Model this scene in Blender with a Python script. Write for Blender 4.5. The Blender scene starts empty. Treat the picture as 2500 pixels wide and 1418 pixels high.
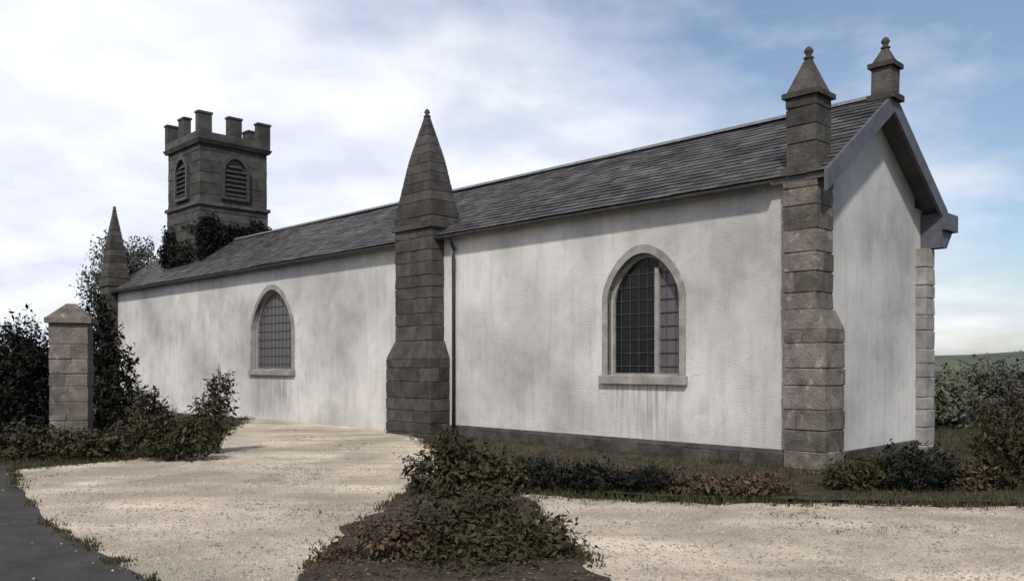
import bpy, bmesh, math, random
from math import radians as R, sin, cos, pi
from mathutils import Vector, Matrix, noise
from mathutils.geometry import tessellate_polygon
random.seed(7)
S = bpy.context.scene
COL = S.collection

# ------------------------------------------------------------------ camera
F = 2087.0; HX = 1250.0; HY = 891.0; EYE = 1.6
cam_d = bpy.data.cameras.new('camera'); cam = bpy.data.objects.new('camera', cam_d); COL.objects.link(cam)
cam.location = (0, 0, EYE); cam.rotation_euler = (R(90), 0, 0)
cam_d.lens = 36.0*F/2500.0; cam_d.sensor_width = 36.0
cam_d.shift_y = (HY-709)/2500.0
cam_d.clip_end = 3000; cam_d.clip_start = 0.1
S.camera = cam

# ------------------------------------------------------------------ light
SUN_EL, SUN_AZ = R(46), R(-172)          # azimuth measured clockwise from +Y
W = bpy.data.worlds.new('World'); S.world = W; W.use_nodes = True
nt = W.node_tree; nt.nodes.clear()
def N(t, kind, **kw):
    n = t.nodes.new(kind)
    for k, v in kw.items(): setattr(n, k, v)
    return n
out = N(nt, 'ShaderNodeOutputWorld'); bg = N(nt, 'ShaderNodeBackground')
sky = N(nt, 'ShaderNodeTexSky', sky_type='NISHITA', sun_disc=False, sun_elevation=SUN_EL, sun_rotation=SUN_AZ)
sky.air_density = 1.0; sky.dust_density = 1.2; sky.ozone_density = 1.3
tc = N(nt, 'ShaderNodeTexCoord'); sep = N(nt, 'ShaderNodeSeparateXYZ')
nt.links.new(tc.outputs['Generated'], sep.inputs[0])
def M(t, op, a, b=None, c=None, clamp=False):
    n = N(t, 'ShaderNodeMath', operation=op, use_clamp=clamp)
    for i, v in enumerate((a, b, c)):
        if v is None: continue
        if isinstance(v, (int, float)): n.inputs[i].default_value = v
        else: t.links.new(v, n.inputs[i])
    return n.outputs[0]
# cloud layer on the dome: direction divided by height so the clouds flatten towards the horizon
zc = M(nt, 'ADD', M(nt, 'MAXIMUM', sep.outputs[2], 0.0), 0.22)
px = M(nt, 'DIVIDE', sep.outputs[0], zc); py = M(nt, 'DIVIDE', sep.outputs[1], zc)
cmb = N(nt, 'ShaderNodeCombineXYZ'); nt.links.new(px, cmb.inputs[0]); nt.links.new(py, cmb.inputs[1])
nz = N(nt, 'ShaderNodeTexNoise'); nz.inputs['Scale'].default_value = 1.45; nz.inputs['Detail'].default_value = 9; nz.inputs['Roughness'].default_value = 0.56
nt.links.new(cmb.outputs[0], nz.inputs['Vector'])
# broken cloud: thick on the left and low down, thinning towards the upper right
lin = M(nt, 'SUBTRACT', M(nt, 'SUBTRACT', 1.52, M(nt, 'MULTIPLY', sep.outputs[0], 2.0)), M(nt, 'MULTIPLY', M(nt, 'MAXIMUM', sep.outputs[2], 0.0), 2.5))
cov = M(nt, 'ADD', lin, M(nt, 'MULTIPLY', M(nt, 'SUBTRACT', nz.outputs['Fac'], .5), 2.6), clamp=True)
rmp = N(nt, 'ShaderNodeMapRange', interpolation_type='LINEAR'); rmp.inputs['To Min'].default_value = .06
nt.links.new(cov, rmp.inputs['Value'])
mask = M(nt, 'MULTIPLY', rmp.outputs[0], 0.97)
mx = N(nt, 'ShaderNodeMix', data_type='RGBA')
nt.links.new(mask, mx.inputs[0])
nt.links.new(sky.outputs[0], mx.inputs[6])
n2 = N(nt, 'ShaderNodeTexNoise'); n2.inputs['Scale'].default_value = 2.1; n2.inputs['Detail'].default_value = 6
nt.links.new(cmb.outputs[0], n2.inputs['Vector'])
cr = N(nt, 'ShaderNodeValToRGB'); cr.color_ramp.elements[0].position = .36; cr.color_ramp.elements[1].position = .60
cr.color_ramp.elements[0].color = (6.0, 6.4, 7.6, 1); cr.color_ramp.elements[1].color = (8.2, 8.35, 8.7, 1)
nt.links.new(n2.outputs['Fac'], cr.inputs[0]); nt.links.new(cr.outputs[0], mx.inputs[7])
nt.links.new(mx.outputs[2], bg.inputs[0]); bg.inputs[1].default_value = 0.068
nt.links.new(bg.outputs[0], out.inputs[0])
sd = bpy.data.lights.new('sun', 'SUN'); so = bpy.data.objects.new('sun', sd); COL.objects.link(so)
sd.energy = 2.2; sd.angle = R(3.5); sd.color = (1.0, .93, .84)
sdir = Vector((sin(SUN_AZ)*cos(SUN_EL), cos(SUN_AZ)*cos(SUN_EL), sin(SUN_EL)))
so.rotation_euler = sdir.to_track_quat('Z', 'Y').to_euler(); so.location = (-20, -10, 30)
S.view_settings.view_transform = 'Standard'; S.view_settings.look = 'None'
S.view_settings.exposure = 0.9; S.view_settings.gamma = 1.0

# ------------------------------------------------------------------ materials
def mat(name, c1, c2=None, scale=4.0, detail=6, rough=.85, bump=.3, bscale=40, spots=None, coord='Object', lo=.35, hi=.68, streak=0, spec=.3, dist=.02, isl=0, crack=0):
    m = bpy.data.materials.new(name); m.use_nodes = True; t = m.node_tree
    b = t.nodes['Principled BSDF']; b.inputs['Roughness'].default_value = rough
    b.inputs['Specular IOR Level'].default_value = spec
    co = N(t, 'ShaderNodeTexCoord').outputs[coord]
    n = N(t, 'ShaderNodeTexNoise'); n.inputs['Scale'].default_value = scale; n.inputs['Detail'].default_value = detail; n.inputs['Roughness'].default_value = .62
    t.links.new(co, n.inputs['Vector'])
    r = N(t, 'ShaderNodeValToRGB'); r.color_ramp.elements[0].position = lo; r.color_ramp.elements[1].position = hi
    r.color_ramp.elements[0].color = (*c1, 1); r.color_ramp.elements[1].color = (*(c2 or c1), 1)
    t.links.new(n.outputs['Fac'], r.inputs[0]); col = r.outputs[0]
    if streak:      # rain streaks: noise stretched down the wall
        mp = N(t, 'ShaderNodeMapping'); mp.inputs['Scale'].default_value = (5, 5, .45)
        t.links.new(co, mp.inputs[0])
        n3 = N(t, 'ShaderNodeTexNoise'); n3.inputs['Scale'].default_value = 1.3; n3.inputs['Detail'].default_value = 5
        t.links.new(mp.outputs[0], n3.inputs['Vector'])
        mr = N(t, 'ShaderNodeMapRange'); mr.inputs['From Min'].default_value = .5; mr.inputs['From Max'].default_value = .75; mr.inputs['To Max'].default_value = streak
        t.links.new(n3.outputs['Fac'], mr.inputs[0])
        mm = N(t, 'ShaderNodeMix', data_type='RGBA'); mm.inputs[7].default_value = (.17, .17, .15, 1)
        t.links.new(mr.outputs[0], mm.inputs[0]); t.links.new(col, mm.inputs[6]); col = mm.outputs[2]
    if spots:
        v = N(t, 'ShaderNodeTexNoise'); v.inputs['Scale'].default_value = spots[0]; v.inputs['Detail'].default_value = 4
        t.links.new(co, v.inputs['Vector'])
        mr = N(t, 'ShaderNodeMapRange'); mr.inputs['From Min'].default_value = spots[1]; mr.inputs['From Max'].default_value = spots[1]+.12; mr.inputs['To Max'].default_value = spots[3]
        t.links.new(v.outputs['Fac'], mr.inputs[0])
        mm = N(t, 'ShaderNodeMix', data_type='RGBA'); mm.inputs[7].default_value = (*spots[2], 1)
        t.links.new(mr.outputs[0], mm.inputs[0]); t.links.new(col, mm.inputs[6]); col = mm.outputs[2]
    if crack:       # dirty water has run down below the two sills
        sx = N(t, 'ShaderNodeSeparateXYZ'); t.links.new(co, sx.inputs[0])
        mp = N(t, 'ShaderNodeMapping'); mp.inputs['Scale'].default_value = (1, 9, .5); t.links.new(co, mp.inputs[0])
        n5 = N(t, 'ShaderNodeTexNoise'); n5.inputs['Scale'].default_value = 1.5; n5.inputs['Detail'].default_value = 6; t.links.new(mp.outputs[0], n5.inputs['Vector'])
        tot = None
        for (yc_, hw_, zt_) in ((3.16, .95, 1.28), (16.5, 1.35, 1.33)):
            e = M(t, 'SUBTRACT', 1.0, M(t, 'DIVIDE', M(t, 'ABSOLUTE', M(t, 'SUBTRACT', sx.outputs[1], yc_)), hw_), clamp=True)
            e = M(t, 'MULTIPLY', M(t, 'MULTIPLY', e, 3.0, clamp=True), M(t, 'MULTIPLY', M(t, 'LESS_THAN', sx.outputs[2], zt_), M(t, 'ADD', M(t, 'MULTIPLY', sx.outputs[2], .55), .25)))
            tot = e if tot is None else M(t, 'ADD', tot, e)
        tot = M(t, 'MULTIPLY', tot, M(t, 'MULTIPLY', M(t, 'SUBTRACT', n5.outputs['Fac'], .44, clamp=True), 3.2, clamp=True), clamp=True)
        mm = N(t, 'ShaderNodeMix', data_type='RGBA'); mm.inputs[7].default_value = (.15, .15, .12, 1)
        t.links.new(tot, mm.inputs[0]); t.links.new(col, mm.inputs[6]); col = mm.outputs[2]
    if crack:       # hairline cracks, broken up so that only some show
        v = N(t, 'ShaderNodeTexVoronoi', feature='DISTANCE_TO_EDGE'); v.inputs['Scale'].default_value = .55
        nn_ = N(t, 'ShaderNodeTexNoise'); nn_.inputs['Scale'].default_value = 2.2; nn_.inputs['Detail'].default_value = 6; t.links.new(co, nn_.inputs['Vector'])
        va = N(t, 'ShaderNodeMix', data_type='RGBA'); va.inputs[0].default_value = .22; t.links.new(co, va.inputs[6]); t.links.new(nn_.outputs['Color'], va.inputs[7]); t.links.new(va.outputs[2], v.inputs['Vector'])
        th = M(t, 'LESS_THAN', v.outputs['Distance'], .0018); gate = M(t, 'GREATER_THAN', nn_.outputs['Fac'], .54)
        mm = N(t, 'ShaderNodeMix', data_type='RGBA'); mm.inputs[7].default_value = (.12, .115, .105, 1)
        t.links.new(M(t, 'MULTIPLY', M(t, 'MULTIPLY', th, gate), crack), mm.inputs[0]); t.links.new(col, mm.inputs[6]); col = mm.outputs[2]
    if isl:         # every slate or block has its own tone
        gi = N(t, 'ShaderNodeNewGeometry'); mr = N(t, 'ShaderNodeMapRange'); mr.inputs['To Min'].default_value = 1-isl; mr.inputs['To Max'].default_value = 1+isl
        t.links.new(gi.outputs['Random Per Island'], mr.inputs[0])
        mm = N(t, 'ShaderNodeMix', data_type='RGBA', blend_type='MULTIPLY'); mm.inputs[0].default_value = 1
        cb = N(t, 'ShaderNodeCombineXYZ')
        for q in range(3): t.links.new(mr.outputs[0], cb.inputs[q])
        t.links.new(col, mm.inputs[6]); t.links.new(cb.outputs[0], mm.inputs[7]); col = mm.outputs[2]
    t.links.new(col, b.inputs['Base Color'])
    if bump:
        n4 = N(t, 'ShaderNodeTexNoise'); n4.inputs['Scale'].default_value = bscale; n4.inputs['Detail'].default_value = 5
        t.links.new(co, n4.inputs['Vector'])
        bp = N(t, 'ShaderNodeBump'); bp.inputs['Strength'].default_value = bump; bp.inputs['Distance'].default_value = dist
        t.links.new(n4.outputs['Fac'], bp.inputs['Height']); t.links.new(bp.outputs[0], b.inputs['Normal'])
    return m
def tracks(m):
    t = m.node_tree; b = t.nodes['Principled BSDF']; col = b.inputs['Base Color'].links[0].from_socket
    co = N(t, 'ShaderNodeTexCoord').outputs['Object']
    mp = N(t, 'ShaderNodeMapping'); mp.inputs['Rotation'].default_value = (0, 0, R(24)); mp.inputs['Scale'].default_value = (.10, 1.1, 1); t.links.new(co, mp.inputs[0])
    n = N(t, 'ShaderNodeTexNoise'); n.inputs['Scale'].default_value = 1.4; n.inputs['Detail'].default_value = 4; t.links.new(mp.outputs[0], n.inputs['Vector'])
    n2_ = N(t, 'ShaderNodeTexNoise'); n2_.inputs['Scale'].default_value = 24; n2_.inputs['Detail'].default_value = 8; n2_.inputs['Roughness'].default_value = .75; t.links.new(co, n2_.inputs['Vector'])
    f = M(t, 'ADD', M(t, 'MULTIPLY', n.outputs['Fac'], .8), M(t, 'MULTIPLY', n2_.outputs['Fac'], .55))
    mr = N(t, 'ShaderNodeMapRange'); mr.inputs['From Min'].default_value = .58; mr.inputs['From Max'].default_value = .80; mr.inputs['To Min'].default_value = 0; mr.inputs['To Max'].default_value = .55
    t.links.new(f, mr.inputs[0])
    mm = N(t, 'ShaderNodeMix', data_type='RGBA'); mm.inputs[7].default_value = (.22, .195, .155, 1); t.links.new(mr.outputs[0], mm.inputs[0]); t.links.new(col, mm.inputs[6]); t.links.new(mm.outputs[2], b.inputs['Base Color'])
def leafmat(name, c1, c2, rough=.6):
    m = bpy.data.materials.new(name); m.use_nodes = True; t = m.node_tree
    b = t.nodes['Principled BSDF']; b.inputs['Roughness'].default_value = rough; b.inputs['Specular IOR Level'].default_value = .10
    g = N(t, 'ShaderNodeNewGeometry'); co = N(t, 'ShaderNodeTexCoord')
    n = N(t, 'ShaderNodeTexNoise'); n.inputs['Scale'].default_value = 1.6; n.inputs['Detail'].default_value = 3
    t.links.new(co.outputs['Object'], n.inputs['Vector'])
    f = M(t, 'ADD', M(t, 'MULTIPLY', g.outputs['Random Per Island'], .55), M(t, 'MULTIPLY', n.outputs['Fac'], .5))
    r = N(t, 'ShaderNodeValToRGB'); r.color_ramp.elements[0].position = .15; r.color_ramp.elements[1].position = .85
    r.color_ramp.elements[0].color = (*c1, 1); r.color_ramp.elements[1].color = (*c2, 1)
    t.links.new(f, r.inputs[0]); t.links.new(r.outputs[0], b.inputs['Base Color'])
    return m
MT = dict(
 render=mat('pale_render', (.31,.31,.312), (.57,.56,.545), .42, 10, .9, .8, 55, lo=.36, hi=.62, streak=.24, spots=(1.7, .60, (.30,.295,.27), .4), dist=.03, crack=.28),
 stone=mat('brown_stone', (.065,.056,.048), (.155,.138,.12), 3.2, 8, .9, .9, 22, spots=(6, .58, (.24,.235,.2), .6), isl=.28),
 darkstone=mat('dark_weathered_stone', (.028,.026,.024), (.068,.063,.058), 3.5, 8, .92, .9, 22, spots=(5, .62, (.05,.06,.035), .7), isl=.28),
 towerstone=mat('dark_tower_stone', (.030,.030,.029), (.075,.074,.070), 2.6, 8, .92, .9, 22, spots=(3, .58, (.035,.045,.025), .7), isl=.25),
 slate=mat('slate', (.040,.038,.039), (.088,.083,.082), 2.0, 7, .55, .4, 30, spots=(2.6, .60, (.09,.09,.055), .6), spec=.35, isl=.38),
 lead=mat('lead', (.10,.105,.115), (.17,.175,.185), 8, 4, .5, .2, 30),
 timber=mat('grey_painted_timber', (.060,.060,.078), (.095,.095,.118), 6, 5, .6, .3, 40),
 frame=mat('window_frame', (.16,.155,.15), (.26,.25,.24), 6, 5, .7, .3, 40),
 iron=mat('iron', (.03,.03,.032), (.06,.06,.06), 9, 3, .5, .2, 50),
 blind=mat('pale_blind', (.16,.155,.15), (.23,.225,.22), 3, 4, .8, .2, 30),
 gravel=mat('gravel', (.38,.32,.245), (.76,.645,.51), .75, 13, .95, 1.0, 60, spots=(.55, .50, (.28,.27,.205), .75), coord='Object', dist=.03),
 asphalt=mat('asphalt', (.026,.024,.023), (.05,.046,.043), 3, 8, .9, .8, 90, dist=.01),
 soil=mat('soil', (.03,.022,.016), (.075,.055,.04), 4, 9, .95, 1.0, 30, dist=.06),
 turf=mat('turf_ground', (.028,.027,.016), (.065,.060,.038), 1.5, 9, .95, 1.0, 30, dist=.05),
 kerb=mat('kerb_stone', (.15,.145,.135), (.27,.26,.24), 5, 7, .9, .6, 40),
 palestone=mat('pale_limestone', (.15,.145,.135), (.29,.28,.26), 3, 8, .9, .6, 30, isl=.1),
 pebble=mat('pebble', (.17,.15,.125), (.36,.315,.265), 2.5, 3, .9, .3, 30, isl=.4),
 bark=mat('bark', (.035,.028,.022), (.085,.07,.055), 8, 7, .95, 1, 25),
 hill=mat('hill', (.05,.06,.035), (.10,.11,.07), .02, 7, .95, 0),
 yew=leafmat('yew_leaf', (.003,.004,.003), (.011,.0135,.009)),
 ever=leafmat('evergreen_leaf', (.026,.031,.028), (.085,.095,.088)),
 shrub=leafmat('shrub_leaf', (.011,.0105,.005), (.052,.047,.023)),
 brown=leafmat('brown_leaf', (.03,.02,.014), (.11,.078,.05)),
 grey=leafmat('grey_green_leaf', (.055,.06,.040), (.105,.11,.078)),
 grass=leafmat('grass_blade', (.016,.018,.008), (.070,.066,.032)),
)
g = bpy.data.materials.new('dark_glass'); g.use_nodes = True; t = g.node_tree; b = t.nodes['Principled BSDF']
b.inputs['Base Color'].default_value = (.008, .010, .011, 1); b.inputs['Roughness'].default_value = .18; b.inputs['Specular IOR Level'].default_value = .16
n = N(t, 'ShaderNodeTexNoise'); n.inputs['Scale'].default_value = 6; bp = N(t, 'ShaderNodeBump'); bp.inputs['Strength'].default_value = .25; bp.inputs['Distance'].default_value = .02
co = N(t, 'ShaderNodeTexCoord'); t.links.new(co.outputs['Object'], n.inputs['Vector']); t.links.new(n.outputs['Fac'], bp.inputs['Height']); t.links.new(bp.outputs[0], b.inputs['Normal'])
MT['glass'] = g
g2 = g.copy(); g2.name = 'grey_glass'; MT['glass_grey'] = g2
b2 = g2.node_tree.nodes['Principled BSDF']; b2.inputs['Base Color'].default_value = (.085, .08, .086, 1); b2.inputs['Roughness'].default_value = .35; b2.inputs['Specular IOR Level'].default_value = .3

tracks(MT['gravel'])
# ------------------------------------------------------------------ helpers
def empty(name, loc, rz=0):
    o = bpy.data.objects.new(name, None); COL.objects.link(o); o.location = loc; o.rotation_euler = (0, 0, rz); o.empty_display_size = .3
    return o
def tag(o, label=None, cat=None, group=None, kind=None):
    if label: o['label'] = label
    if cat: o['category'] = cat
    if group: o['group'] = group
    if kind: o['kind'] = kind
    return o
class MB:
    def __init__(s): s.v = []; s.f = []
    def add(s, vs, fs):
        o = len(s.v); s.v += [tuple(x) for x in vs]; s.f += [tuple(i+o for i in f) for f in fs]; return s
    def box(s, a, b, M4=None):
        vs = [Vector((x, y, z)) for x in (a[0], b[0]) for y in (a[1], b[1]) for z in (a[2], b[2])]
        if M4: vs = [M4 @ v for v in vs]
        return s.add(vs, [(0,1,3,2), (4,6,7,5), (0,4,5,1), (2,3,7,6), (0,2,6,4), (1,5,7,3)])
    def frustum(s, x0, x1, y0, y1, z0, X0, X1, Y0, Y1, z1):
        return s.add([(x0,y0,z0),(x1,y0,z0),(x1,y1,z0),(x0,y1,z0),(X0,Y0,z1),(X1,Y0,z1),(X1,Y1,z1),(X0,Y1,z1)],
                     [(3,2,1,0),(4,5,6,7),(0,1,5,4),(1,2,6,5),(2,3,7,6),(3,0,4,7)])
    def tube(s, pts, rad, seg=8):
        pts = [Vector(p) for p in pts]; o = len(s.v); n = len(pts)
        for i, p in enumerate(pts):
            d = (pts[min(i+1, n-1)]-pts[max(i-1, 0)]).normalized()
            q = d.to_track_quat('Z', 'Y'); r = rad[i] if isinstance(rad, (list, tuple)) else rad
            for k in range(seg):
                a = 2*pi*k/seg; s.v.append(tuple(p + q @ Vector((cos(a)*r, sin(a)*r, 0))))
        for i in range(n-1):
            for k in range(seg):
                s.f.append((o+i*seg+k, o+i*seg+(k+1) % seg, o+(i+1)*seg+(k+1) % seg, o+(i+1)*seg+k))
        s.f.append(tuple(o+k for k in reversed(range(seg)))); s.f.append(tuple(o+(n-1)*seg+k for k in range(seg)))
        return s
    def lathe(s, c, prof, seg=16):
        o = len(s.v)
        for r, z in prof:
            for k in range(seg):
                a = 2*pi*k/seg; s.v.append((c[0]+r*cos(a), c[1]+r*sin(a), c[2]+z))
        for i in range(len(prof)-1):
            for k in range(seg): s.f.append((o+i*seg+k, o+i*seg+(k+1) % seg, o+(i+1)*seg+(k+1) % seg, o+(i+1)*seg+k))
        s.f.append(tuple(o+k for k in reversed(range(seg)))); s.f.append(tuple(o+(len(prof)-1)*seg+k for k in range(seg)))
        return s
    def build(s, name, m, parent=None, bevel=0, smooth=False, loc=None):
        me = bpy.data.meshes.new(name); me.from_pydata(s.v, [], s.f); me.update()
        if bevel:
            bm = bmesh.new(); bm.from_mesh(me)
            bmesh.ops.recalc_face_normals(bm, faces=bm.faces)
            bmesh.ops.bevel(bm, geom=bm.edges[:], offset=bevel, segments=1, affect='EDGES'); bm.to_mesh(me); bm.free()
        if smooth:
            for p in me.polygons: p.use_smooth = True
        me.materials.append(m)
        o = bpy.data.objects.new(name, me); COL.objects.link(o)
        if parent: o.parent = parent
        if loc: o.location = loc
        return o
def at(x, y, d):
    """picture position on a plane at depth d"""
    return Vector(((x-HX)/F*d, d, EYE+(HY-y)/F*d))
def ground(x, y):
    d = EYE*F/(y-HY); return Vector(((x-HX)/F*d, d, 0))

# ------------------------------------------------------------------ ground
def wav(x, y, k=1.0): return noise.noise(Vector((x*k, y*k, 3.3)))
gm = MB()
def grid_sheet(mb, xs, ys, zf):
    o = len(mb.v); nx = len(xs)
    for y in ys:
        for x in xs: mb.v.append((x, y, zf(x, y)))
    for j in range(len(ys)-1):
        for i in range(nx-1): mb.f.append((o+j*nx+i, o+j*nx+i+1, o+(j+1)*nx+i+1, o+(j+1)*nx+i))
xs = [-1500, -600, -200, -80, -40] + [-30+i*.8 for i in range(90)] + [50, 90, 200, 600, 1500]
ys = [-400, -100, -20] + [-5+i*.8 for i in range(80)] + [62, 80, 120, 250, 700, 2000]
grid_sheet(gm, xs, ys, lambda x, y: -.03+.03*wav(x, y, .35)*(abs(x) < 45 and y < 58))
tag(gm.build('ground', MT['turf']), kind='structure')

def sheet(name, pts, m, z, jag=.06, kind='structure', n=14):
    """flat patch with an irregular edge"""
    P = []
    L = len(pts)
    for i in range(L):
        a = Vector((pts[i][0], pts[i][1], 0)); b_ = Vector((pts[(i+1) % L][0], pts[(i+1) % L][1], 0))
        for k in range(n):
            p = a.lerp(b_, k/n); nn = (b_-a).normalized(); nn = Vector((nn.y, -nn.x, 0))
            P.append(p + nn*jag*(noise.noise(p*2.1)*2+noise.noise(p*9)*.8))
    tri = tessellate_polygon([[Vector((p.x, p.y, 0)) for p in P]])
    mb = MB(); mb.v = [(p.x, p.y, z) for p in P]
    for t3 in tri:
        a, b_, c = (P[i] for i in t3)
        mb.f.append(tuple(t3) if (b_-a).cross(c-a).z > 0 else tuple(reversed(t3)))
    return tag(mb.build(name, m), kind=kind)
gp = lambda x, y: tuple(ground(x, y))[:2]
gravel_poly = [gp(20, 1150), gp(300, 1125), gp(470, 1100), gp(590, 1030), gp(640, 1000), gp(880, 1032), gp(1010, 1060), gp(1090, 1110), gp(1180, 1160), gp(1330, 1215), gp(1640, 1230), gp(2080, 1232), gp(2560, 1240), gp(3600, 1260), (12, 3), (6, 1), (-8, 1), (-8, 5), gp(-300, 1250)]
sheet('gravel_yard', gravel_poly, MT['gravel'], .012, .12)
sheet('asphalt_drive', asphalt_poly := [gp(-900, 1130), gp(30, 1132), gp(45, 1190), gp(110, 1275), gp(240, 1350), gp(420, 1450), (-2.0, 5.0), (-9, 4)], MT['asphalt'], .020, .03)
sheet('planting_bed', [gp(745, 1418), gp(800, 1330), gp(930, 1250), gp(1030, 1170), gp(1180, 1165), gp(1300, 1225), gp(1330, 1290), gp(1490, 1418), (.9, 5.2), (-1.2, 5.2)], MT['soil'], .028, .08)
sheet('soil_border', [gp(1130, 1075), gp(1250, 1085), gp(1930, 1148), gp(2010, 1172), gp(2600, 1150), gp(2700, 1232), gp(2080, 1226), gp(1640, 1216), gp(1380, 1200), gp(1230, 1170)], MT['soil'], .024, .08)

# far ground: low hill
hm = MB(); K = 60
for j in range(8):
    for i in range(K):
        a = -1.0+2.0*i/(K-1); d = 260+j*30
        h = (6+3*noise.noise(Vector((i*.16, 0, 1)))+1.2*noise.noise(Vector((i*.6, 0, 9))))*sin(pi*j/7)
        hm.v.append((sin(a)*d, cos(a)*d, h-.2))
for j in range(7):
    for i in range(K-1): hm.f.append((j*K+i, j*K+i+1, (j+1)*K+i+1, (j+1)*K+i))
tag(hm.build('hills', MT['hill'], smooth=True), kind='structure')

# ------------------------------------------------------------------ buildings
ARCH = .50
def lancet(y0, y1, z0, z1, seg=8):
    """pointed arch outline, in the wall plane (y, z), anticlockwise"""
    w = y1-y0; zs = z1-w*ARCH; pts = [(y0, z0), (y1, z0)]
    for k in range(seg+1):
        t_ = k/seg; a = t_*pi/2
        yy = y1-(w/2)*(1-cos(a))**.75 if k else y1
        pts.append((yy, zs+(z1-zs)*sin(a)**.95))
    for k in range(seg-1, -1, -1):
        t_ = k/seg; a = t_*pi/2
        yy = y0+(w/2)*(1-cos(a))**.75 if k else y0
        pts.append((yy, zs+(z1-zs)*sin(a)**.95))
    return pts
def wall_mesh(mb, outline, holes, T, depth=.32):
    """outline and holes in (s, z); T maps (s, z, depth) to local coordinates"""
    loops = [[Vector((p[0], p[1], 0)) for p in L] for L in [outline]+holes]
    tri = tessellate_polygon(loops); flat = [p for L in loops for p in L]
    for dd in (0, depth):
        o = len(mb.v); mb.v += [tuple(T(p.x, p.y, dd)) for p in flat]
        mb.f += [tuple(o+i for i in t3) for t3 in tri]
    for L in loops:
        o = len(mb.v); n = len(L)
        for p in L: mb.v += [tuple(T(p.x, p.y, 0)), tuple(T(p.x, p.y, depth))]
        mb.f += [(o+2*i, o+2*((i+1) % n), o+2*((i+1) % n)+1, o+2*i+1) for i in range(n)]
def ring_mesh(mb, inner, outer, T, d0, d1):
    n = len(inner); o = len(mb.v)
    for dd in (d0, d1):
        for L in (inner, outer): mb.v += [tuple(T(p[0], p[1], dd)) for p in L]
    for i in range(n):
        j = (i+1) % n
        mb.f += [(o+i, o+j, o+n+j, o+n+i), (o+2*n+i, o+3*n+i, o+3*n+j, o+2*n+j), (o+i, o+2*n+i, o+2*n+j, o+j), (o+n+i, o+n+j, o+3*n+j, o+3*n+i)]
def grow(y0, y1, z0, z1, e): return lancet(y0-e, y1+e, z0-e, z1+e*1.25)
def make_window(parent, T, y0, y1, z0, z1, glass, label=None, split=None, glass2=None):
    """stone surround > timber frame, leaded pane, sill"""
    mb = MB(); ring_mesh(mb, lancet(y0, y1, z0, z1), grow(y0, y1, z0, z1, .12), T, -.035, .10)
    w = mb.build('window', MT['palestone'], parent)
    if label: w['label'] = label
    mb = MB(); ring_mesh(mb, grow(y0, y1, z0, z1, -.055), lancet(y0+.002, y1-.002, z0+.002, z1-.002), T, .13, .19); mb.build('window_frame', MT['frame'], w)
    L = grow(y0, y1, z0, z1, -.05); c = ((y0+y1)/2, (z0+z1)/2)
    def clip(L, lim, sgn):
        o = []
        for i in range(len(L)):
            p, q = L[i], L[(i+1) % len(L)]; a, b_ = (p[0]-lim)*sgn, (q[0]-lim)*sgn
            if a >= 0: o.append(p)
            if a*b_ < 0: f = a/(a-b_); o.append((lim, p[1]+(q[1]-p[1])*f))
        return o
    if split:       # a mullion divides it into two lights
        for LL, gm_ in ((clip(L, split, 1), glass), (clip(L, split, -1), glass2)):
            mb = MB(); mb.v = [tuple(T(p[0], p[1], .17)) for p in LL]; mb.f = [tuple(range(len(LL)))]; mb.build('window_pane', gm_, w)
        top = min(p[1] for p in L if abs(p[0]-split) < .25 and p[1] > (z0+z1)/2)
        mb = MB(); mb.add([T(split-.045, z0, .10), T(split+.045, z0, .10), T(split+.045, top, .10), T(split-.045, top, .10), T(split-.045, z0, .165), T(split+.045, z0, .165), T(split+.045, top, .165), T(split-.045, top, .165)],
            [(0,1,2,3), (7,6,5,4), (0,4,5,1), (1,5,6,2), (2,6,7,3), (3,7,4,0)]); mb.build('mullion', MT['frame'], w)
    else:
        mb = MB(); mb.v = [tuple(T(p[0], p[1], .17)) for p in L]; mb.f = [tuple(range(len(L)))]
        mb.build('window_pane', glass, w)
    mb = MB(); k = 3; zz = z0+.18                                       # lead cames and saddle bars
    while zz < z1-.25:
        hw = (y1-y0)/2-.06; zs_ = z1-(y1-y0)*ARCH
        if zz > zs_: hw *= max(.05, 1-((zz-zs_)/(z1-zs_))**1.7)
        a, b_ = T((y0+y1)/2-hw, zz, .155), T((y0+y1)/2+hw, zz, .155); mb.tube([a, b_], .008, 5); zz += .24
    k = max(3, int((y1-y0)/.2)); rise = lambda yy: (z1-(y1-y0)*ARCH)+(y1-y0)*ARCH*(1-abs(2*(yy-y0)/(y1-y0)-1))**.6
    for i in range(1, k):
        yy = y0+(y1-y0)*i/k; mb.tube([T(yy, z0+.05, .155), T(yy, rise(yy)-.08, .155)], .006, 5)
    mb.build('glazing_bar', MT['iron'], w)
    mb = MB(); P = [T(y0-.16, z0-.14, -.09), T(y1+.16, z0-.14, -.09), T(y1+.16, z0-.002, -.09), T(y0-.16, z0-.002, -.09),
                    T(y0-.16, z0-.14, .10), T(y1+.16, z0-.14, .10), T(y1+.16, z0+.03, .10), T(y0-.16, z0+.03, .10)]
    mb.add(P, [(0,1,2,3), (7,6,5,4), (0,4,5,1), (1,5,6,2), (2,6,7,3), (3,7,4,0)])
    mb.build('window_sill', MT['palestone'], w)
    return w
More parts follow.
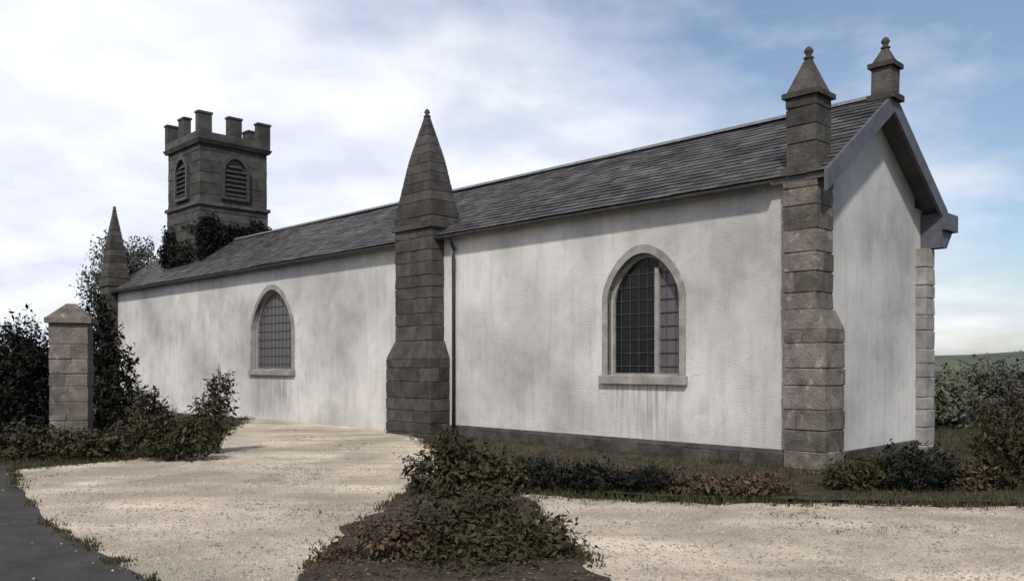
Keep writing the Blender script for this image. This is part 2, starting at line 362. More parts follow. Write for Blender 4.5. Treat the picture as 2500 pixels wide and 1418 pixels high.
def slates(mb, L0, L1, p_eave, p_ridge, rnd):
    """slates laid in courses from the eaves (x, z) up to the ridge, between y = L0 and L1"""
    e = Vector((p_eave[0], 0, p_eave[1])); r = Vector((p_ridge[0], 0, p_ridge[1])); d = r-e; ln = d.length; d.normalize()
    nrm = Vector((-d.z, 0, d.x)); nrm = nrm if nrm.z > 0 else -nrm
    n = int(ln/.16)
    for i in range(n+1):
        s0 = min(i*ln/(n+1), ln); s1 = min(s0+.26, ln)
        y = L0-(.15 if i % 2 else 0)
        while y < L1:
            w = .26+rnd.random()*.09; ya = max(y, L0)+.004; yb = min(y+w, L1)-.002
            y += w
            if yb-ya < .05: continue
            j = rnd.uniform(-.012, .012); lift = rnd.random()*.008
            if rnd.random() < .012: j -= .05
            sag = nrm*(.022*noise.noise(Vector((y*.35, s0*.5, 2))))
            a = e+d*(s0+j)+nrm*(.040+lift)+sag; b_ = e+d*s1+nrm*.016+sag
            lo_ = -nrm*.010
            P = [a+Vector((0, ya, 0)), a+Vector((0, yb, 0)), b_+Vector((0, yb, 0)), b_+Vector((0, ya, 0))]
            mb.add(P+[p+lo_ for p in P], [(0,1,2,3), (7,6,5,4), (0,4,5,1), (1,5,6,2), (2,6,7,3), (3,7,4,0)])
def make_roof(parent, L0, L1, Wd, eave, ridge, over, rnd):
    k = (ridge-eave)/(Wd/2); x0 = -over; z0 = eave-over*k
    mb = MB()                                                            # solid roof body under the slates
    sec = [(x0, z0), (Wd/2, ridge), (Wd+over, z0), (Wd+over, z0-.09), (Wd/2, ridge-.12), (x0, z0-.09)]
    n = len(sec); mb.v = [(p[0], L0+.02, p[1]) for p in sec]+[(p[0], L1-.02, p[1]) for p in sec]
    mb.f = [(i, (i+1) % n, n+(i+1) % n, n+i) for i in range(n)]+[(0, 1, 4, 5), (1, 2, 3, 4), (n, n+5, n+4, n+1), (n+1, n+4, n+3, n+2)]
    slates(mb, L0, L1, (x0-.03, z0-.03*k), (Wd/2, ridge), rnd); slates(mb, L0, L1, (Wd+over+.03, z0-.03*k), (Wd/2, ridge), rnd)
    roof = mb.build('roof', MT['slate'], parent)
    mb = MB(); y = L0
    while y < L1-.05:                                                    # ridge tiles
        y2 = min(y+.45, L1); m = MB()
        for yy in (y+.004, y2-.004):
            for q in range(7):
                a = pi*q/6; mb.v.append((Wd/2+.13*cos(a), yy, ridge+.0+.085*sin(a)))
        o = len(mb.v)-14
        for q in range(6): mb.f.append((o+q, o+q+1, o+8+q, o+7+q))
        mb.f += [tuple(o+q for q in range(7)), tuple(o+13-q for q in range(7))]
        y = y2
    mb.build('ridge_tile', MT['lead'], roof)
    return roof, x0, z0, k
def gutter(parent, L0, L1, x, z):
    mb = MB(); seg = 8; r = .065
    for yy in (L0, L1):
        for rr in (r, r-.008):
            for q in range(seg+1):
                a = pi+pi*q/seg; mb.v.append((x+rr*cos(a), yy, z+rr*sin(a)))
    n = seg+1
    for q in range(seg): mb.f += [(q, q+1, 2*n+q+1, 2*n+q), (n+q, 3*n+q, 3*n+q+1, n+q+1)]
    y = L0+.4
    while y < L1: mb.box((x-.01, y, z-.03), (x+.14, y+.025, z-.01)); y += .9
    return mb.build('gutter', MT['iron'], parent)
def block(mb, x0, x1, y0, y1, z0, z1):
    """one squared stone with worn arrises and slightly uneven corners"""
    c = min(.016, (x1-x0)*.2, (y1-y0)*.2, (z1-z0)*.2); j = lambda: random.uniform(-.010, .010)
    P = []
    for (za, e) in ((z0, c), (z0+c, 0), (z1-c, 0), (z1, c)):
        P += [(x0+e+j(), y0+e+j(), za), (x1-e+j(), y0+e+j(), za), (x1-e+j(), y1-e+j(), za), (x0+e+j(), y1-e+j(), za)]
    F_ = [(3, 2, 1, 0), (12, 13, 14, 15)]
    for l in range(3):
        for q in range(4): F_.append((l*4+q, l*4+(q+1) % 4, l*4+4+(q+1) % 4, l*4+4+q))
    mb.add(P, F_)
def coursed(mb, x0, x1, y0, y1, z0, z1, h=.30):
    """squared stones in uneven courses, a mortar core just behind their faces"""
    mb.box((x0+.018 if x1-x0 > .1 else x0+.012, y0+.018, z0), (x1-.018 if x1-x0 > .1 else x1, y1-.018, z1-.004))
    z = z0; first = True
    while z < z1-.02:
        hh = h*random.uniform(.75, 1.3)
        if z1-(z+hh) < h*.5: hh = z1-z
        y = y0; L = y1-y0
        while y < y1-.02:
            w = h*random.uniform(1.2, 2.6)
            if y1-(y+w) < h*.6: w = y1-y
            if x1-x0 > h*1.7 and random.random() < .6:
                xm = x0+(x1-x0)*random.uniform(.35, .65)
                block(mb, x0, xm-.004, y+.003, y+w-.003, z+.003, z+hh-.003); block(mb, xm+.004, x1, y+.003, y+w-.003, z+.003, z+hh-.003)
            else: block(mb, x0, x1, y+.003, y+w-.003, z+.003, z+hh-.003)
            y += w
        z += hh
def pinnacle(parent, cx, cy, hw, zb, zs, zt, m):
    mb = MB()
    mb.frustum(cx-hw-.06, cx+hw+.06, cy-hw-.06, cy+hw+.06, zb, cx-hw-.06, cx+hw+.06, cy-hw-.06, cy+hw+.06, zb+.10)
    coursed(mb, cx-hw, cx+hw, cy-hw, cy+hw, zb+.10, zs, .28)
    mb.frustum(cx-hw-.05, cx+hw+.05, cy-hw-.05, cy+hw+.05, zs, cx-hw-.05, cx+hw+.05, cy-hw-.05, cy+hw+.05, zs+.08)
    mb.frustum(cx-hw, cx+hw, cy-hw, cy+hw, zs+.08, cx-.045, cx+.045, cy-.045, cy+.045, zt-.16)
    p = mb.build('pinnacle', m, parent)
    mb = MB().lathe((cx, cy, zt-.17), [(.04, 0), (.085, .035), (.04, .07), (.05, .10), (.075, .14), (.05, .19), (.01, .22)], 12)
    mb.build('finial', m, p, smooth=True)
    return p

# --- the chapel: local x runs along the gable, local y along the long pale side wall, near corner at the origin
A = Vector((4.57, 13.15, 0)); ROT = math.atan2(.7009, .7133)
ch = empty('chapel', A, ROT)
tag(ch, 'long pale rendered chapel with slate roof, pinnacled buttresses and a dark embattled tower', 'chapel')
CW, CL, EV, RG = 4.58, 29.6, 4.56, 6.10
side = lambda s, z, d: Vector((d, s, z)); gab = lambda s, z, d: Vector((s, d, z))
LW = [(2.36, 3.96, 1.40, 3.62)]
FW = [(15.35, 17.65, 1.45, 3.80)]
mb = MB()
wall_mesh(mb, [(0, -.3), (CL, -.3), (CL, EV), (0, EV)], [lancet(*q) for q in LW+FW], side, .34)
gb = [(.341, -.3), (CW-.341, -.3), (CW-.341, EV+.23), (CW/2, RG-.02), (.341, EV+.23)]
wall_mesh(mb, gb, [], gab, .34)
wall_mesh(mb, gb, [], lambda s, z, d: Vector((s, CL-d, z)), .34)
wall_mesh(mb, [(0, -.3), (CL, -.3), (CL, EV), (0, EV)], [], lambda s, z, d: Vector((CW-d, s, z)), .34)
mb.build('wall', MT['render'], ch)
make_window(ch, side, *LW[0], MT['glass'], 'near pointed window, near black on the left and dull grey on the right', 2.93, MT['glass_grey'])
make_window(ch, side, *FW[0], MT['glass_grey'], 'far pointed window with dull purple grey glass')
mb = MB()
for a_, b_ in ((.36, 8.45),):
    coursed(mb, -.09, -.002, a_, b_, -.3, .20, .24); mb.frustum(-.09, -.002, a_, b_, .20, -.02, -.002, a_, b_, .27)
coursed(mb, .52, 4.2, -.09, -.002, -.3, .20, .24); mb.build('plinth', MT['darkstone'], ch)
rf, x0, z0, kk = make_roof(ch, -.34, CL+.12, CW, EV+.06, RG+.06, .16, random.Random(3))
gutter(ch, .5, CL, x0-.08, z0-.05)
mb = MB().tube([(x0-.05, 8.3, z0-.08), (x0+.10, 8.3, z0-.35), (-.075, 8.3, z0-.5), (-.075, 8.3, .1)], .04, 10); mb.build('downpipe', MT['iron'], ch, smooth=True)
for sgn in (0, 1):                                                       # barge boards on the gable
    mb = MB(); X = (lambda x: x) if not sgn else (lambda x: CW-x)
    a = (X(x0-.06), z0-.06*kk); b_ = (X(CW/2), RG+.06)
    P = []
    for yy in (-.40, -.345):
        P += [(a[0], yy, a[1]+.05), (b_[0], yy, b_[1]+.05), (b_[0], yy, b_[1]-.27), (a[0], yy, a[1]-.27)]
    mb.add(P, [(0,1,2,3), (7,6,5,4), (0,4,5,1), (1,5,6,2), (2,6,7,3), (3,7,4,0)]); mb.build('barge_board', MT['timber'], ch)
mb = MB(); mb.frustum(CW-.05, CW+.60, -.46, .30, EV-.42, CW-.05, CW+.60, -.46, .30, EV-.10); mb.frustum(CW-.05, CW+.22, -.38, .26, EV-.75, CW-.05, CW+.53, -.38, .26, EV-.421)
mb.build('kneeler', MT['timber'], ch)
# near corner buttress
mb = MB(); coursed(mb, -.15, .50, -.34, .35, -.3, 2.15); mb.frustum(-.15, .50, -.34, .35, 2.15, -.15, .42, -.22, .35, 2.45); coursed(mb, -.15, .40, -.20, .35, 2.45, 4.55)
pb = mb.build('buttress', MT['stone'], ch); pinnacle(pb, .13, .07, .25, 4.55, 5.72, 6.50, MT['darkstone'])
# middle and far buttresses, with tall tapering pinnacles
def big_buttress(yc, top, m, s=1.0):
    mb = MB(); coursed(mb, -.56, -.002, yc-.84*s, yc+.80*s, -.3, 1.75); mb.frustum(-.56, -.002, yc-.84*s, yc+.80*s, 1.75, -.36, -.002, yc-.66*s, yc+.72*s, 2.15); coursed(mb, -.36, -.002, yc-.64*s, yc+.72*s, 2.15, 4.70)
    pb = mb.build('buttress', m, ch)
    mb = MB(); X0, X1, Y0, Y1 = -.42, .50, yc-.68*s, yc+.78*s
    mb.frustum(X0, X1, Y0, Y1, 4.70, X0, X1, Y0, Y1, 4.82)
    coursed(mb, X0+.05, X1-.05, Y0+.05, Y1-.05, 4.82, 5.12, .18)
    n = 10; z = 5.12; g_ = lambda a, b, f: a+(b-a)*f                   # blunt spire in diminishing courses
    prof = lambda f: f*.84 if f < .55 else .462+(f-.55)/.45*.538
    for q in range(n):
        f0, f1 = q/n, (q+1)/n-.006; a0, a1 = prof(f0), prof(f1)
        mb.frustum(g_(X0+.07, -.03, a0), g_(X1-.07, .07, a0), g_(Y0+.07, yc-.05, a0), g_(Y1-.07, yc+.05, a0), z+(top-z)*f0, g_(X0+.07, -.03, a1), g_(X1-.07, .07, a1), g_(Y0+.07, yc-.05, a1), g_(Y1-.07, yc+.05, a1), z+(top-z)*f1)
    pn = mb.build('pinnacle', m, pb)
    MB().lathe((.02, yc, top-.03), [(.045, 0), (.09, .04), (.04, .08), (.07, .13), (.05, .18), (.01, .22)], 12).build('finial', m, pn, smooth=True)
big_buttress(9.35, 7.35, MT['darkstone']); big_buttress(29.0, 7.7, MT['darkstone'], .7)
# embattled tower astride the roof near the far end
tx0, tx1, ty0, ty1, tz = .95, 3.63, 23.4, 26.2, 9.55
mb = MB(); coursed(mb, tx0, tx1, ty0, ty1, 4.4, 7.35, .34)
mb.frustum(tx0-.07, tx1+.07, ty0-.07, ty1+.07, 7.35, tx0-.07, tx1+.07, ty0-.07, ty1+.07, 7.47); coursed(mb, tx0+.03, tx1-.03, ty0+.03, ty1-.03, 7.47, tz, .34)
tw = mb.build('tower', MT['towerstone'], ch)
mb = MB(); mb.frustum(tx0-.05, tx1+.05, ty0-.05, ty1+.05, tz, tx0-.12, tx1+.12, ty0-.12, ty1+.12, tz+.14)
def par(x0_, x1_, y0_, y1_): mb.box((x0_, y0_, tz+.14), (x1_, y1_, tz+.42))
W_ = .26; a0, a1, b0, b1 = tx0-.06, tx1+.06, ty0-.06, ty1+.06
par(a0, a1, b0, b0+W_); par(a0, a1, b1-W_, b1); par(a0, a0+W_, b0+W_, b1-W_); par(a1-W_, a1, b0+W_, b1-W_)
for q in range(3):
    for side_ in (0, 1):
        wq = .50; c_ = a0+(a1-a0-wq)*q/2; yq = b0 if side_ == 0 else b1-W_
        mb.box((c_, yq, tz+.42), (c_+wq, yq+W_, tz+1.06)); mb.box((c_-.03, yq-.03, tz+1.06), (c_+wq+.03, yq+W_+.03, tz+1.13))
        if q == 1:
            c_ = b0+(b1-b0-wq)*q/2; xq = a0 if side_ == 0 else a1-W_
            mb.box((xq, c_, tz+.42), (xq+W_, c_+wq, tz+1.06)); mb.box((xq-.03, c_-.03, tz+1.06), (xq+W_+.03, c_+wq+.03, tz+1.13))
mb.build('parapet', MT['towerstone'], tw)
for fn, mid in ((lambda s_, z_, d_: Vector((s_, ty0-.0+d_, z_)), (tx0+tx1)/2), (lambda s_, z_, d_: Vector((tx0+d_, s_, z_)), (ty0+ty1)/2)):
    mb = MB(); ring_mesh(mb, lancet(mid-.42, mid+.42, 7.75, 9.15), grow(mid-.42, mid+.42, 7.75, 9.15, .12), fn, -.10, .06)
    LL = lancet(mid-.42, mid+.42, 7.75, 9.15); o_ = len(mb.v); mb.v += [tuple(fn(p[0], p[1], .022)) for p in LL]; mb.f.append(tuple(range(o_, o_+len(LL))))
    for q in range(7):
        z_ = 7.80+q*.17; hw = .40 if z_ < 8.7 else .26
        P = [fn(mid-hw, z_, -.085), fn(mid+hw, z_, -.085), fn(mid+hw, z_+.09, .01), fn(mid-hw, z_+.09, .01)]; mb.add(P+[p+Vector((0, 0, .015)) for p in P], [(0,1,2,3), (7,6,5,4), (0,4,5,1), (1,5,6,2), (2,6,7,3), (3,7,4,0)])
    mb.build('belfry_louvre', MT['iron'], tw)
mb = MB(); coursed(mb, CW-.30, CW+.12, -.20, .35, -.3, 3.80); mb.build('buttress', MT['palestone'], ch)
pinnacle(ch, CW/2, -.24, .17, 6.08, 6.64, 7.14, MT['darkstone'])

# ------------------------------------------------------------------ foliage
def leaves(mb, c, rad, n, size, rnd, shell=.45, lump=.35, seed=0, flat=1.0):
    """leaf clumps through the volume of an uneven blob"""
    c = Vector(c); rx, ry, rz = rad
    for _ in range(n):
        while True:
            d = Vector((rnd.uniform(-1, 1), rnd.uniform(-1, 1), rnd.uniform(-1, 1)))
            if .05 < d.length < 1: break
        u = d.normalized(); k = 1+lump*noise.noise(u*2.3+Vector((seed*7.1, seed, 0)))*1.6+lump*.5*noise.noise(u*6+Vector((seed, 3, 1)))
        r = (shell+(1-shell)*rnd.random()**.6)*k
        p = c+Vector((u.x*rx*r, u.y*ry*r, u.z*rz*r))
        if p.z < .02: continue
        if noise.noise(p*(1.3/max(rad)*1.6)+Vector((seed, 0, 0))) < -.42: continue
        nn = (u*.8+Vector((rnd.gauss(0, .6), rnd.gauss(0, .6), rnd.gauss(.2, .6)))).normalized()
        q = nn.to_track_quat('Z', 'Y'); a = rnd.random()*pi*2; s = size*(rnd.uniform(.45, 1.1) if rnd.random() < .8 else rnd.uniform(1.1, 1.8))
        e1 = q @ Vector((cos(a), sin(a), 0))*s; e2 = q @ Vector((-sin(a), cos(a), 0))*s*.42*flat
        o = len(mb.v); mb.v += [tuple(p-e1), tuple(p+e2), tuple(p+e1), tuple(p-e2)]; mb.f.append((o, o+1, o+2, o+3))
def branches(mb, base, tips, r0, rnd):
    for tp in tips:
        tp = Vector(tp); b_ = Vector(base); m1 = b_.lerp(tp, .45)+Vector((rnd.gauss(0, .08), rnd.gauss(0, .08), .12*(tp-b_).length))
        mb.tube([b_, m1, tp], [r0, r0*.6, r0*.2], 6)
sid = [0]
def sprigs(mb, st, blobs, n, size, rnd):
    """thin shoots that stand out past the mass, with leaves in pairs along them"""
    for _ in range(n):
        b_ = rnd.choice(blobs); u = Vector((rnd.gauss(0, .8), rnd.gauss(0, .6), abs(rnd.gauss(.6, .5)))).normalized()
        c = Vector(b_[:3]); p0 = c+Vector((u.x*b_[3]*.5, u.y*b_[4]*.5, u.z*b_[5]*.5)); L = rnd.uniform(.9, 1.35)
        p2 = c+Vector((u.x*b_[3]*L, u.y*b_[4]*L, u.z*b_[5]*L)); 
        if p2.z < .05: continue
        p1 = p0.lerp(p2, .5)+Vector((0, 0, .12*(p2-p0).length)); st.tube([p0, p1, p2], [size*.14, size*.10, size*.05], 4)
        for q in range(7):
            f = q/6; p = p0.lerp(p1, f*2) if f < .5 else p1.lerp(p2, f*2-1)
            for sg in (-1, 1):
                d = Vector((rnd.gauss(0, .5)+sg*.7*u.y+.3, rnd.gauss(0, .5)-sg*.7*u.x, rnd.gauss(.25, .35))).normalized(); w = d.cross(Vector((rnd.gauss(0, .4), rnd.gauss(0, .4), 1))).normalized(); l = size*rnd.uniform(1.0, 1.9)
                o = len(mb.v); mb.v += [tuple(p), tuple(p+d*l*.5+w*l*.24), tuple(p+d*l), tuple(p+d*l*.5-w*l*.24)]; mb.f.append((o, o+1, o+2, o+3))
def shrub(name, label, cat, base, blobs, m, size, dens, group=None):
    """blobs: list of (dx, dy, z, rx, ry, rz) relative to the base point"""
    sid[0] += 1; rnd = random.Random(sid[0]); o = empty(name, (base[0], base[1], 0)); tag(o, label, cat, group)
    mb = MB()
    for i, b_ in enumerate(blobs):
        area = (b_[3]*b_[5]+b_[4]*b_[5]+b_[3]*b_[4])
        leaves(mb, b_[:3], b_[3:], int(3.4*dens*area/(size*size)), size, rnd, .5, .45, sid[0]*3+i)
    st = MB(); sprigs(mb, st, blobs, 16*len(blobs), size, rnd)
    mb.build('foliage', m, o)
    mb = st; branches(mb, (0, 0, -.02), [(b_[0]+rnd.gauss(0, b_[3]*.4), b_[1]+rnd.gauss(0, b_[4]*.4), b_[2]+b_[5]*rnd.uniform(.1, .5)) for b_ in blobs for _ in range(3)], .035, rnd)
    mb.build('stem', MT['bark'], o)
    return o
def tree(name, label, base, h, tr, blobs, m, size, dens, group=None):
    sid[0] += 1; rnd = random.Random(sid[0]*5); o = empty(name, (base[0], base[1], 0)); tag(o, label, 'tree', group)
    mb = MB(); pts = [Vector((rnd.gauss(0, .05)*i, rnd.gauss(0, .05)*i, h*i/6)) for i in range(7)]; pts[0].z = -.1
    mb.tube(pts, [tr*(1-i/7.5) for i in range(7)], 10)
    for b_ in blobs:
        k = max(1, min(5, int(b_[2]/h*5))); branches(mb, pts[k], [(b_[0]+rnd.gauss(0, b_[3]*.35), b_[1]+rnd.gauss(0, b_[4]*.35), b_[2]+rnd.gauss(0, b_[5]*.3)) for _ in range(3)], tr*.35, rnd)
    mb.build('trunk', MT['bark'], o)
    mb = MB()
    for i, b_ in enumerate(blobs):
        area = (b_[3]*b_[5]+b_[4]*b_[5]+b_[3]*b_[4])
        leaves(mb, b_[:3], b_[3:], int(3.4*dens*area/(size*size)), size, rnd, .35, .5, sid[0]*3+i)
    mb.build('crown', m, o)
    return o

# ivy on the foot of the tower, and a small tree beyond the far end
im = MB(); rnd_i = random.Random(4)
for (x_, y_, z_, rx, ry, rz) in ((tx0-.02, 24.9, 5.5, .22, 1.5, .75), (tx0-.02, 25.9, 5.9, .2, .7, .9), (2.2, ty0-.02, 6.3, 1.3, .2, .45), (1.2, ty0-.02, 6.2, .6, .2, .85), (3.3, ty0-.02, 6.4, .6, .2, .6)):
    leaves(im, (x_, y_, z_), (rx, ry, rz), 2600, .07, rnd_i, .2, .5, 40+x_)
im.build('ivy', MT['yew'], tw)
d = 38; k = d/F; c = at(285, 891, d)
tree('small_tree', 'small grey green tree beyond the far left end of the chapel', (c.x, d), 4.2, .12,
     [(0, 0, EYE+(HY-650)*k, 62*k, 60*k, 60*k), (-45*k, .3, EYE+(HY-700)*k, 50*k, 50*k, 55*k), (55*k, 0, EYE+(HY-640)*k, 55*k, 50*k, 55*k), (-12*k, 0, EYE+(HY-600)*k, 22*k, 25*k, 40*k)], MT['ever'], .075, 1.4)
# dark shrubs on the left edge
d = 17.5; k = d/F
def sb(cx, x, y, rx, ry, dy=0, kk_=None):
    q = kk_ or k; return ((x-cx)*q, dy, EYE+(HY-y)*q, rx*q, rx*q*.8, ry*q)
c = at(20, 891, d)
shrub('yew_bush', 'tall near black broad yew bush at the left edge of the photo', 'bush', (c.x, d), [sb(20, -60, 905, 90, 115), sb(20, 15, 890, 70, 105), sb(20, 75, 900, 60, 110), sb(20, 105, 950, 50, 120), sb(20, 10, 1030, 130, 80, -.3), sb(20, 30, 950, 90, 100, -.3)], MT['yew'], .05, 2.4)
d = 19; k = d/F; c = at(245, 891, d)
shrub('yew_bush', 'dark upright yew bush just right of the grey stone gate pier', 'bush', (c.x, d), [sb(245, 205, 790, 42, 70, .6), sb(245, 248, 850, 42, 100), sb(245, 285, 930, 52, 90), sb(245, 225, 1000, 60, 70), sb(245, 325, 1000, 50, 60)], MT['yew'], .06, 1.7)
d = 14.2; k = d/F; c = at(400, 891, d)
shrub('low_bush', 'low dark rounded bush on gravel in front of the far wall', 'bush', (c.x, d), [sb(400, 365, 1030, 55, 75), sb(400, 420, 1072, 75, 50), sb(400, 480, 1070, 50, 48)], MT['shrub'], .05, 1.6)
d = 15.4; k = d/F; c = at(530, 891, d)
shrub('grey_bush', 'taller brown green twiggy bush just right of the low dark bush', 'bush', (c.x, d), [sb(530, 535, 965, 34, 62), sb(530, 510, 1030, 52, 60), sb(530, 470, 1060, 60, 48)], MT['shrub'], .045, 1.2)
d = 14.6; k = d/F; c = at(150, 891, d)
shrub('spreading_bush', 'low olive spreading bush at the foot of the grey gate pier', 'bush', (c.x, d), [sb(150, 60, 1080, 90, 45), sb(150, 190, 1085, 90, 38), sb(150, 280, 1080, 60, 36)], MT['shrub'], .05, 1.3)
# gate pier
d = 16.5; c = at(175, 891, d); k = d/F
gpier = empty('gate_pier', (c.x, d, 0), .3); tag(gpier, 'weathered grey stone gate pier with pyramid cap between the dark yews', 'gate pier')
zt = EYE+(HY-790)*k
mb = MB(); coursed(mb, -.33, .33, -.33, .33, -.1, zt, .3); mb.build('shaft', MT['stone'], gpier)
mb = MB(); mb.frustum(-.40, .40, -.40, .40, zt, -.40, .40, -.40, .40, zt+.10); mb.frustum(-.38, .38, -.38, .38, zt+.10, -.08, .08, -.08, .08, zt+.38); mb.build('cap', MT['stone'], gpier)

# planting bed in the foreground
d = 10.6; k = d/F; c = at(1110, 891, d)
shrub('spreading_shrub', 'dark olive shrub spreading at the foot of the middle buttress', 'shrub', (c.x, d), [sb(1110, 1070, 1160, 85, 60), sb(1110, 1160, 1150, 95, 68), sb(1110, 1100, 1105, 52, 55), sb(1110, 1120, 1200, 120, 55, -.2), sb(1110, 1230, 1170, 75, 52)], MT['shrub'], .04, 1.5)
d = 7.3; k = d/F; c = at(1180, 891, d)
shrub('foreground_shrub', 'large dark leafy shrub at the bottom edge in the brown planting bed', 'shrub', (c.x, d), [sb(1180, 1100, 1290, 120, 72), sb(1180, 1200, 1275, 95, 70, .2), sb(1180, 1280, 1320, 120, 72), sb(1180, 1200, 1360, 220, 80, -.3), sb(1180, 1345, 1360, 90, 65, -.1), sb(1180, 1080, 1350, 120, 70, -.2), sb(1180, 1400, 1400, 95, 48, -.2), sb(1180, 1010, 1330, 90, 60)], MT['shrub'], .032, 1.4)
d = 7.0; k = d/F; c = at(890, 891, d)
shrub('brown_shrub', 'low brown leaved shrub left of the large foreground shrub', 'shrub', (c.x, d), [sb(890, 835, 1370, 90, 45), sb(890, 950, 1335, 100, 72), sb(890, 900, 1400, 120, 50, -.2)], MT['brown'], .028, 1.0)
# low dark planting along the side wall
hedge_px = [(1310, 1160, 'low dark shrub under the side wall, leftmost of the row'), (1450, 1168, 'low dark shrub below the pair of lancets'), (1590, 1176, 'low dark shrub right of the lancets, middle of the row'),
            (1720, 1184, 'thin brown shrub under the bright foot of the side wall'), (1850, 1186, 'thin brown shrub just left of the near corner buttress')]
for i, (x, y, lab) in enumerate(hedge_px):
    d = 11.0-.15*i; k = d/F; c = at(x, 891, d)
    shrub('border_shrub', lab, 'shrub', (c.x, d), [sb(x, x, y, 80, 40 if i < 3 else 24), sb(x, x-40, y+12, 50, 28 if i < 3 else 16)], MT['yew'] if i < 3 else MT['brown'], .035, 1.3, 'low shrubs along the foot of the side wall')
# right hand shrubs
d = 10.9; k = d/F
rs = [(2090, 1165, 75, 50, 'shrub', 'dark low shrub right of the near corner buttress'), (2230, 1155, 100, 68, 'yew', 'darkest rounded shrub in front of the gable foot'),
      (2360, 1175, 70, 52, 'brown', 'reddish brown shrub right of the darkest rounded shrub'), (2480, 1080, 95, 140, 'shrub', 'tall dark shrub at the right edge of the photo')]
for x, y, rx, ry, m, lab in rs:
    c = at(x, 891, d)
    shrub('border_shrub', lab, 'shrub', (c.x, d), [sb(x, x, y, rx, ry), sb(x, x+rx*.5, y+ry*.3, rx*.6, ry*.7), sb(x, x-rx*.5, y+ry*.35, rx*.6, ry*.6)], MT[m], .038, 1.5)
# trees beyond, on the right
far = [(2310, 1010, 85, 85, 22, 'grey', 'small grey green tree just right of the gable wall'), (2405, 1000, 75, 95, 24, 'grey', 'small grey green tree between the gable wall tree and the one at the right edge'),
       (2490, 985, 70, 105, 23, 'ever', 'darker green small tree cut by the right edge')]
for x, y, rx, ry, dd, m, lab in far:
    k = dd/F; c = at(x, 891, dd); zc_ = EYE+(HY-y)*k
    tree('garden_tree', lab, (c.x, dd), max(zc_+ry*k*.5, 1.0), .09, [(0, 0, max(zc_, .6), rx*k, rx*k, ry*k), (rx*k*.5, .3, max(zc_-.2, .5), rx*k*.7, rx*k*.6, ry*k*.8), (-rx*k*.5, .2, max(zc_-.25, .5), rx*k*.6, rx*k*.6, ry*k*.7)], MT[m], .065, 2.3, 'garden trees beyond the yard')

# ------------------------------------------------------------------ loose cover
def inside(p, poly):
    c = False; j = len(poly)-1
    for i in range(len(poly)):
        if (poly[i][1] > p[1]) != (poly[j][1] > p[1]) and p[0] < (poly[j][0]-poly[i][0])*(p[1]-poly[i][1])/(poly[j][1]-poly[i][1])+poly[i][0]: c = not c
        j = i
    return c
rnd = random.Random(11)
pm = MB(); BED = [gp(745, 1418), gp(800, 1330), gp(930, 1250), gp(1030, 1170), gp(1180, 1165), gp(1300, 1225), gp(1330, 1290), gp(1490, 1418), (.9, 5.2), (-1.2, 5.2)]
for _ in range(46000):
    y = 5.4+rnd.random()**1.6*12; x = rnd.uniform(-.62, .62)*y
    if not inside((x, y), gravel_poly): continue
    if inside((x+rnd.gauss(0, .22), y+rnd.gauss(0, .22)), asphalt_poly) and rnd.random() < .96: continue
    if inside((x+rnd.gauss(0, .12), y+rnd.gauss(0, .12)), BED): continue
    r = rnd.uniform(.005, .014)*(1.9 if rnd.random() < .04 else 1); a = rnd.random()*pi
    P = []
    for q in range(5): P.append((x+r*cos(a+q*1.257)*rnd.uniform(.7, 1.2), y+r*sin(a+q*1.257)*rnd.uniform(.7, 1.2), .013))
    o = len(pm.v); pm.v += P+[(x+rnd.uniform(-.2, .2)*r, y+rnd.uniform(-.2, .2)*r, .013+r*.8)]
    pm.f += [(o+q, o+(q+1) % 5, o+5) for q in range(5)]
tag(pm.build('loose_stones', MT['pebble']), 'small pale loose stones scattered over the gravel yard', 'gravel', kind='stuff')
lm = MB(); bedp = [gp(745, 1418), gp(800, 1330), gp(930, 1250), gp(1030, 1170), gp(1180, 1165), gp(1300, 1225), gp(1330, 1290), gp(1490, 1418), (.9, 5.2), (-1.2, 5.2)]
for _ in range(2600):
    x = rnd.uniform(-1.6, 1.2); y = rnd.uniform(5.3, 11)
    if not inside((x+rnd.gauss(0, .08), y+rnd.gauss(0, .08)), bedp): continue
    a = rnd.random()*6.28; r = rnd.uniform(.010, .028); t_ = rnd.uniform(-.4, .4)*r; o = len(lm.v)
    lm.v += [(x+r*cos(a), y+r*sin(a), .036+t_), (x-r*.5*sin(a), y+r*.5*cos(a), .034), (x-r*cos(a), y-r*sin(a), .036-t_*.3), (x+r*.5*sin(a), y-r*.5*cos(a), .048)]; lm.f.append((o, o+1, o+2, o+3))
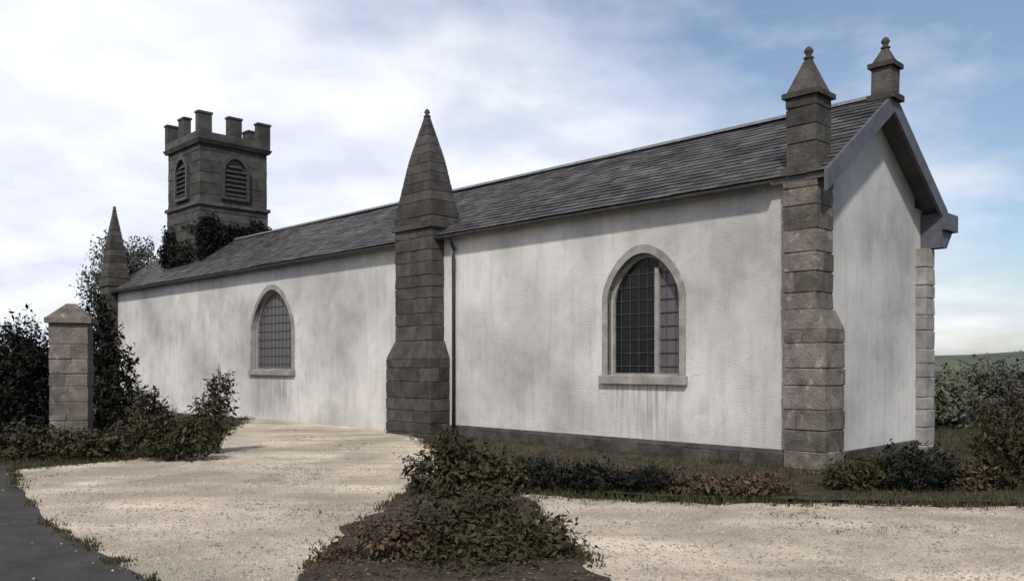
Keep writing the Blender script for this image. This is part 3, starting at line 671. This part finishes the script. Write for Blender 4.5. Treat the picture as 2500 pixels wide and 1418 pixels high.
tag(lm.build('leaf_litter', MT['brown']), 'dead brown leaves scattered over the planting bed', 'leaf litter', kind='stuff')
gmb = MB()
def tuft(x, y, h, z=0):
    for _ in range(rnd.randint(4, 8)):
        a = rnd.random()*2*pi; w = .006+rnd.random()*.006; l = h*rnd.uniform(.5, 1.2); px_, py_ = x+rnd.gauss(0, .03), y+rnd.gauss(0, .03)
        dx, dy = cos(a)*l*.4, sin(a)*l*.4; o = len(gmb.v)
        gmb.v += [(px_-sin(a)*w, py_+cos(a)*w, z-.01), (px_+sin(a)*w, py_-cos(a)*w, z-.01), (px_+dx*.4, py_+dy*.4, z+l*.6), (px_+dx, py_+dy, z+l)]; gmb.f += [(0+o, 1+o, 2+o), (2+o, 3+o, 0+o)]
for _ in range(15000):
    y = rnd.uniform(6, 24); x = rnd.uniform(-.65, .65)*y
    if inside((x, y), gravel_poly):
        if noise.noise(Vector((x*.8, y*.8, 5))) < .28 or y < 8: continue
        tuft(x, y, .035)
    else: tuft(x, y, .09)
for i in range(0, 13):
    a, b_ = gravel_poly[i], gravel_poly[i+1]; L = min(12, math.hypot(a[0]-b_[0], a[1]-b_[1]))
    for _ in range(int(L*60)):
        q = rnd.random(); tuft(a[0]+(b_[0]-a[0])*q+rnd.gauss(0, .13), a[1]+(b_[1]-a[1])*q+rnd.gauss(0, .13), rnd.uniform(.03, .09))
for poly, rng in ((BED, range(0, 7)), (asphalt_poly, range(1, 5))):
    for i in rng:
        a, b_ = poly[i], poly[i+1]; L = min(8, math.hypot(a[0]-b_[0], a[1]-b_[1]))
        for _ in range(int(L*34)):
            q = rnd.random()
            if noise.noise(Vector((a[0]+(b_[0]-a[0])*q, a[1]+(b_[1]-a[1])*q, 1))*2.3) < -.05: continue
            tuft(a[0]+(b_[0]-a[0])*q+rnd.gauss(0, .05), a[1]+(b_[1]-a[1])*q+rnd.gauss(0, .05), rnd.uniform(.02, .06), .02)
tag(gmb.build('grass', MT['grass']), 'short rough grass around the yard edges', 'grass', kind='stuff')
